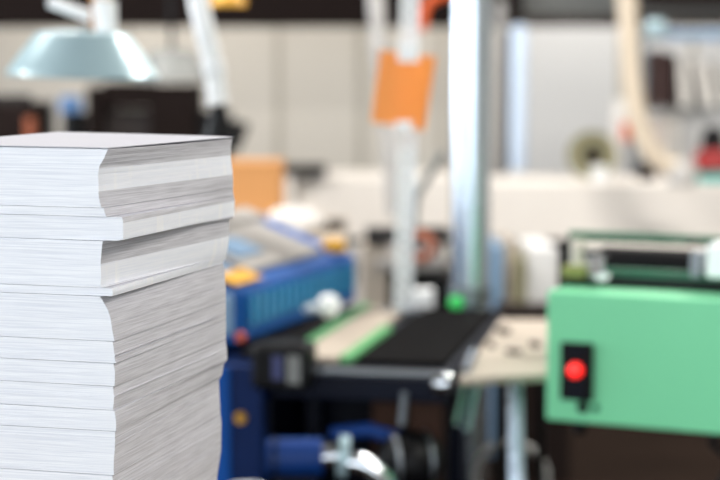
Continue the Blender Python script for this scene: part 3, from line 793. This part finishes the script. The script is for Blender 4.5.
hose('corrugated_hose', [(376,0),(379,45),(386,95),(392,160),(396,215)], 6.2, .032, 'hose_grey', 'dull grey hose hanging behind the white strut and orange tag', pitch=.03)
hb = hose('vacuum_hose', [(627,0),(629,40),(633,90),(641,130),(657,160),(682,170)], 7.6, .045, 'hose_cream', 'thick beige hose curving down to the right over the white counter', pitch=.04, amp=.06, parts=1)
q = P(682, 172, 7.6)
MB().lathe([(.001,.05),(.05,.05),(.068,.02),(.068,-.05),(.05,-.06),(.001,-.06)], q, (0,0,1), 24).build('end_fitting', 'bench_grey', hb)
# ------------------------------------------------------------------ lamps upper left
def pendant(px, py, Y, R, H_, m, lab, tilt, name='pendant_lamp', r_top=.075):
    c = P(px, py, Y); ax = Vector((math.sin(tilt), -.04, math.cos(tilt))).normalized()
    t = thing(name, c, lab, 'lamp')
    pr = [(R,0),(R*1.01,.004),(R*.98,.008)]
    for k in range(1, 9): u_ = k/8; pr.append((R*.98+(r_top-R*.98)*u_, .008+(H_-.008)*(u_**.92)))
    pr += [(r_top*.5, H_+.006), (r_top*.5, H_+.002)]
    for k in range(8, -1, -1): u_ = k/8; pr.append((R*.98-.003+(r_top-R*.98)*u_, .004+(H_-.008)*(u_**.92)))
    pr.append((R, 0))
    MB().lathe(pr, c, ax, 48).build('lamp_shade', m, t)
    MB().lathe([(.001,H_-.05),(.02,H_-.05),(.024,H_-.02),(.02,H_),(.001,H_)], c, ax, 20).build('bulb', 'white_paint', t)
    return t, c, ax
t, c, ax = pendant(83, 76, 3.3, .147, .082, 'shade', 'wide pale metal pendant lamp shade hanging at the upper left', .03, r_top=.088)
tp = c + ax*.082 + Vector((.045, 0, 0))
MB().tube([tp+Vector((.0,0,-.012)), tp+Vector((-.003,0,.06))], [.02, .024], 20).build('socket', 'white_paint', t)
MB().tube([tp+Vector((-.003,0,.06)), tp+Vector((-.01,0,.3)), (tp.x-.01, tp.y, 3.6)], .016, 16).build('stem', 'cream', t)
MB().tube([tp+Vector((-.025,0,.0)), (tp.x-.03, tp.y, 3.6)], .006, 12).build('cable', 'tan', t)
MB().tube([P(50,2,3.32), P(92,17,3.3)], .0115, 16).build('side_arm', 'white_paint', t)
t, c, ax = pendant(172, 80, 6.0, .14, .1, 'shade_grey', 'dim grey pendant lamp shade behind the pale one', 0)
MB().tube([c+ax*.10, (c.x, c.y, 3.6)], .008, 12).build('cable', 'black', t)
# yellow lamp bit
t, c, ax = pendant(228, 6, 4.6, .05, .06, 'yellow', 'small yellow lamp shade at the upper edge beside the white hose', 0, r_top=.02)
MB().tube([c+ax*.06, (c.x, c.y, 3.6)], .005, 12).build('cable', 'black', t)
# orange pipe at the top
o = MB().tube([P(421,30,6.5), P(424,8,6.5), P(434,-2,6.5), (xat(470,6.5), 6.5, zat(-10,6.5)), (xat(470,6.5), 6.5, 3.6)], .022, 16).build('orange_pipe', 'orange_red')
props(o, 'orange-red bent pipe at the top edge behind the white strut', 'pipe')
# ------------------------------------------------------------------ dark machines far left
t = thing('dark_press', (xat(150,8.4), 8.6, 0), 'big dark brown press in the far left background under the lamps', 'machine')
MB().box(xat(88,8.4), 8.4, 0, xat(104,8.4), 8.9, zat(86,8.4)).build('upright', 'dark_brown', t, bevel=.01)
MB().box(xat(150,8.4), 8.4, 0, xat(196,8.4), 8.9, zat(84,8.4)).build('upright', 'dark_brown', t, bevel=.01)
MB().box(xat(104.5,8.4), 8.42, zat(108,8.4), xat(149.5,8.4), 8.85, zat(82,8.4)).build('crosshead', 'dark_brown', t, bevel=.01)
MB().box(xat(104.5,8.4), 8.5, 0, xat(149.5,8.4), 8.85, zat(110,8.4)).build('bed', 'gap_and_bed_dark', t, bevel=.01)
MB().box(xat(196.5,8.4), 8.5, 0, xat(226,8.4), 8.85, zat(112,8.4)).build('side_unit', 'black', t, bevel=.01)
MB().hexa([(xat(222,8.4),8.45,zat(150,8.4)),(xat(238,8.4),8.45,zat(152,8.4)),(xat(238,8.4),8.49,zat(152,8.4)),(xat(222,8.4),8.49,zat(150,8.4))],
          [(xat(222,8.4),8.45,zat(118,8.4)),(xat(250,8.4),8.45,zat(124,8.4)),(xat(250,8.4),8.49,zat(124,8.4)),(xat(222,8.4),8.49,zat(118,8.4))]).build('arm', 'black', t, bevel=.01)
t = thing('dark_machine', (xat(10,7), 7.2, 0), 'dark machine with an orange flank at the far left edge', 'machine')
MB().box(xat(-30,7), 7, 0, xat(33,7), 7.5, zat(102,7)).build('body', 'dark_brown', t, bevel=.03)
MB().tube([(xat(-20,7), 7.2, zat(102,7)), (xat(25,7), 7.2, zat(102,7))], .03, 20).build('drum', 'black', t)
MB().box(xat(30,6.97), 6.9, 0, xat(37,6.97), 6.998, zat(117,7)).build('orange_flank', 'copper', t, bevel=.006)
t = thing('blue_canister', (xat(74,7.8), 7.8, 0), 'blue-topped dark canister between the two dark machines', 'canister')
MB().lathe([(.001,zat(96,7.8)),(.045,zat(97,7.8)),(.052,zat(104,7.8)),(.052,zat(112,7.8)),(.001,zat(112,7.8))], (xat(73,7.8), 7.8, 0), (0,0,1), 24).build('lid', 'skyblue', t)
MB().lathe([(.001,zat(112.2,7.8)),(.056,zat(112.2,7.8)),(.056,0),(.001,0)], (xat(76,7.8), 7.8, 0), (0,0,1), 24).build('drum', 'black', t)
slab('grey_post', 44, 100, 52, 180, 8.0, .1, 'shade_grey', 'thin grey post between the orange-flanked machine and blue canister', 'post', floor=True)
for o in bpy.data.objects:
    if '_w' in o: del o['_w']
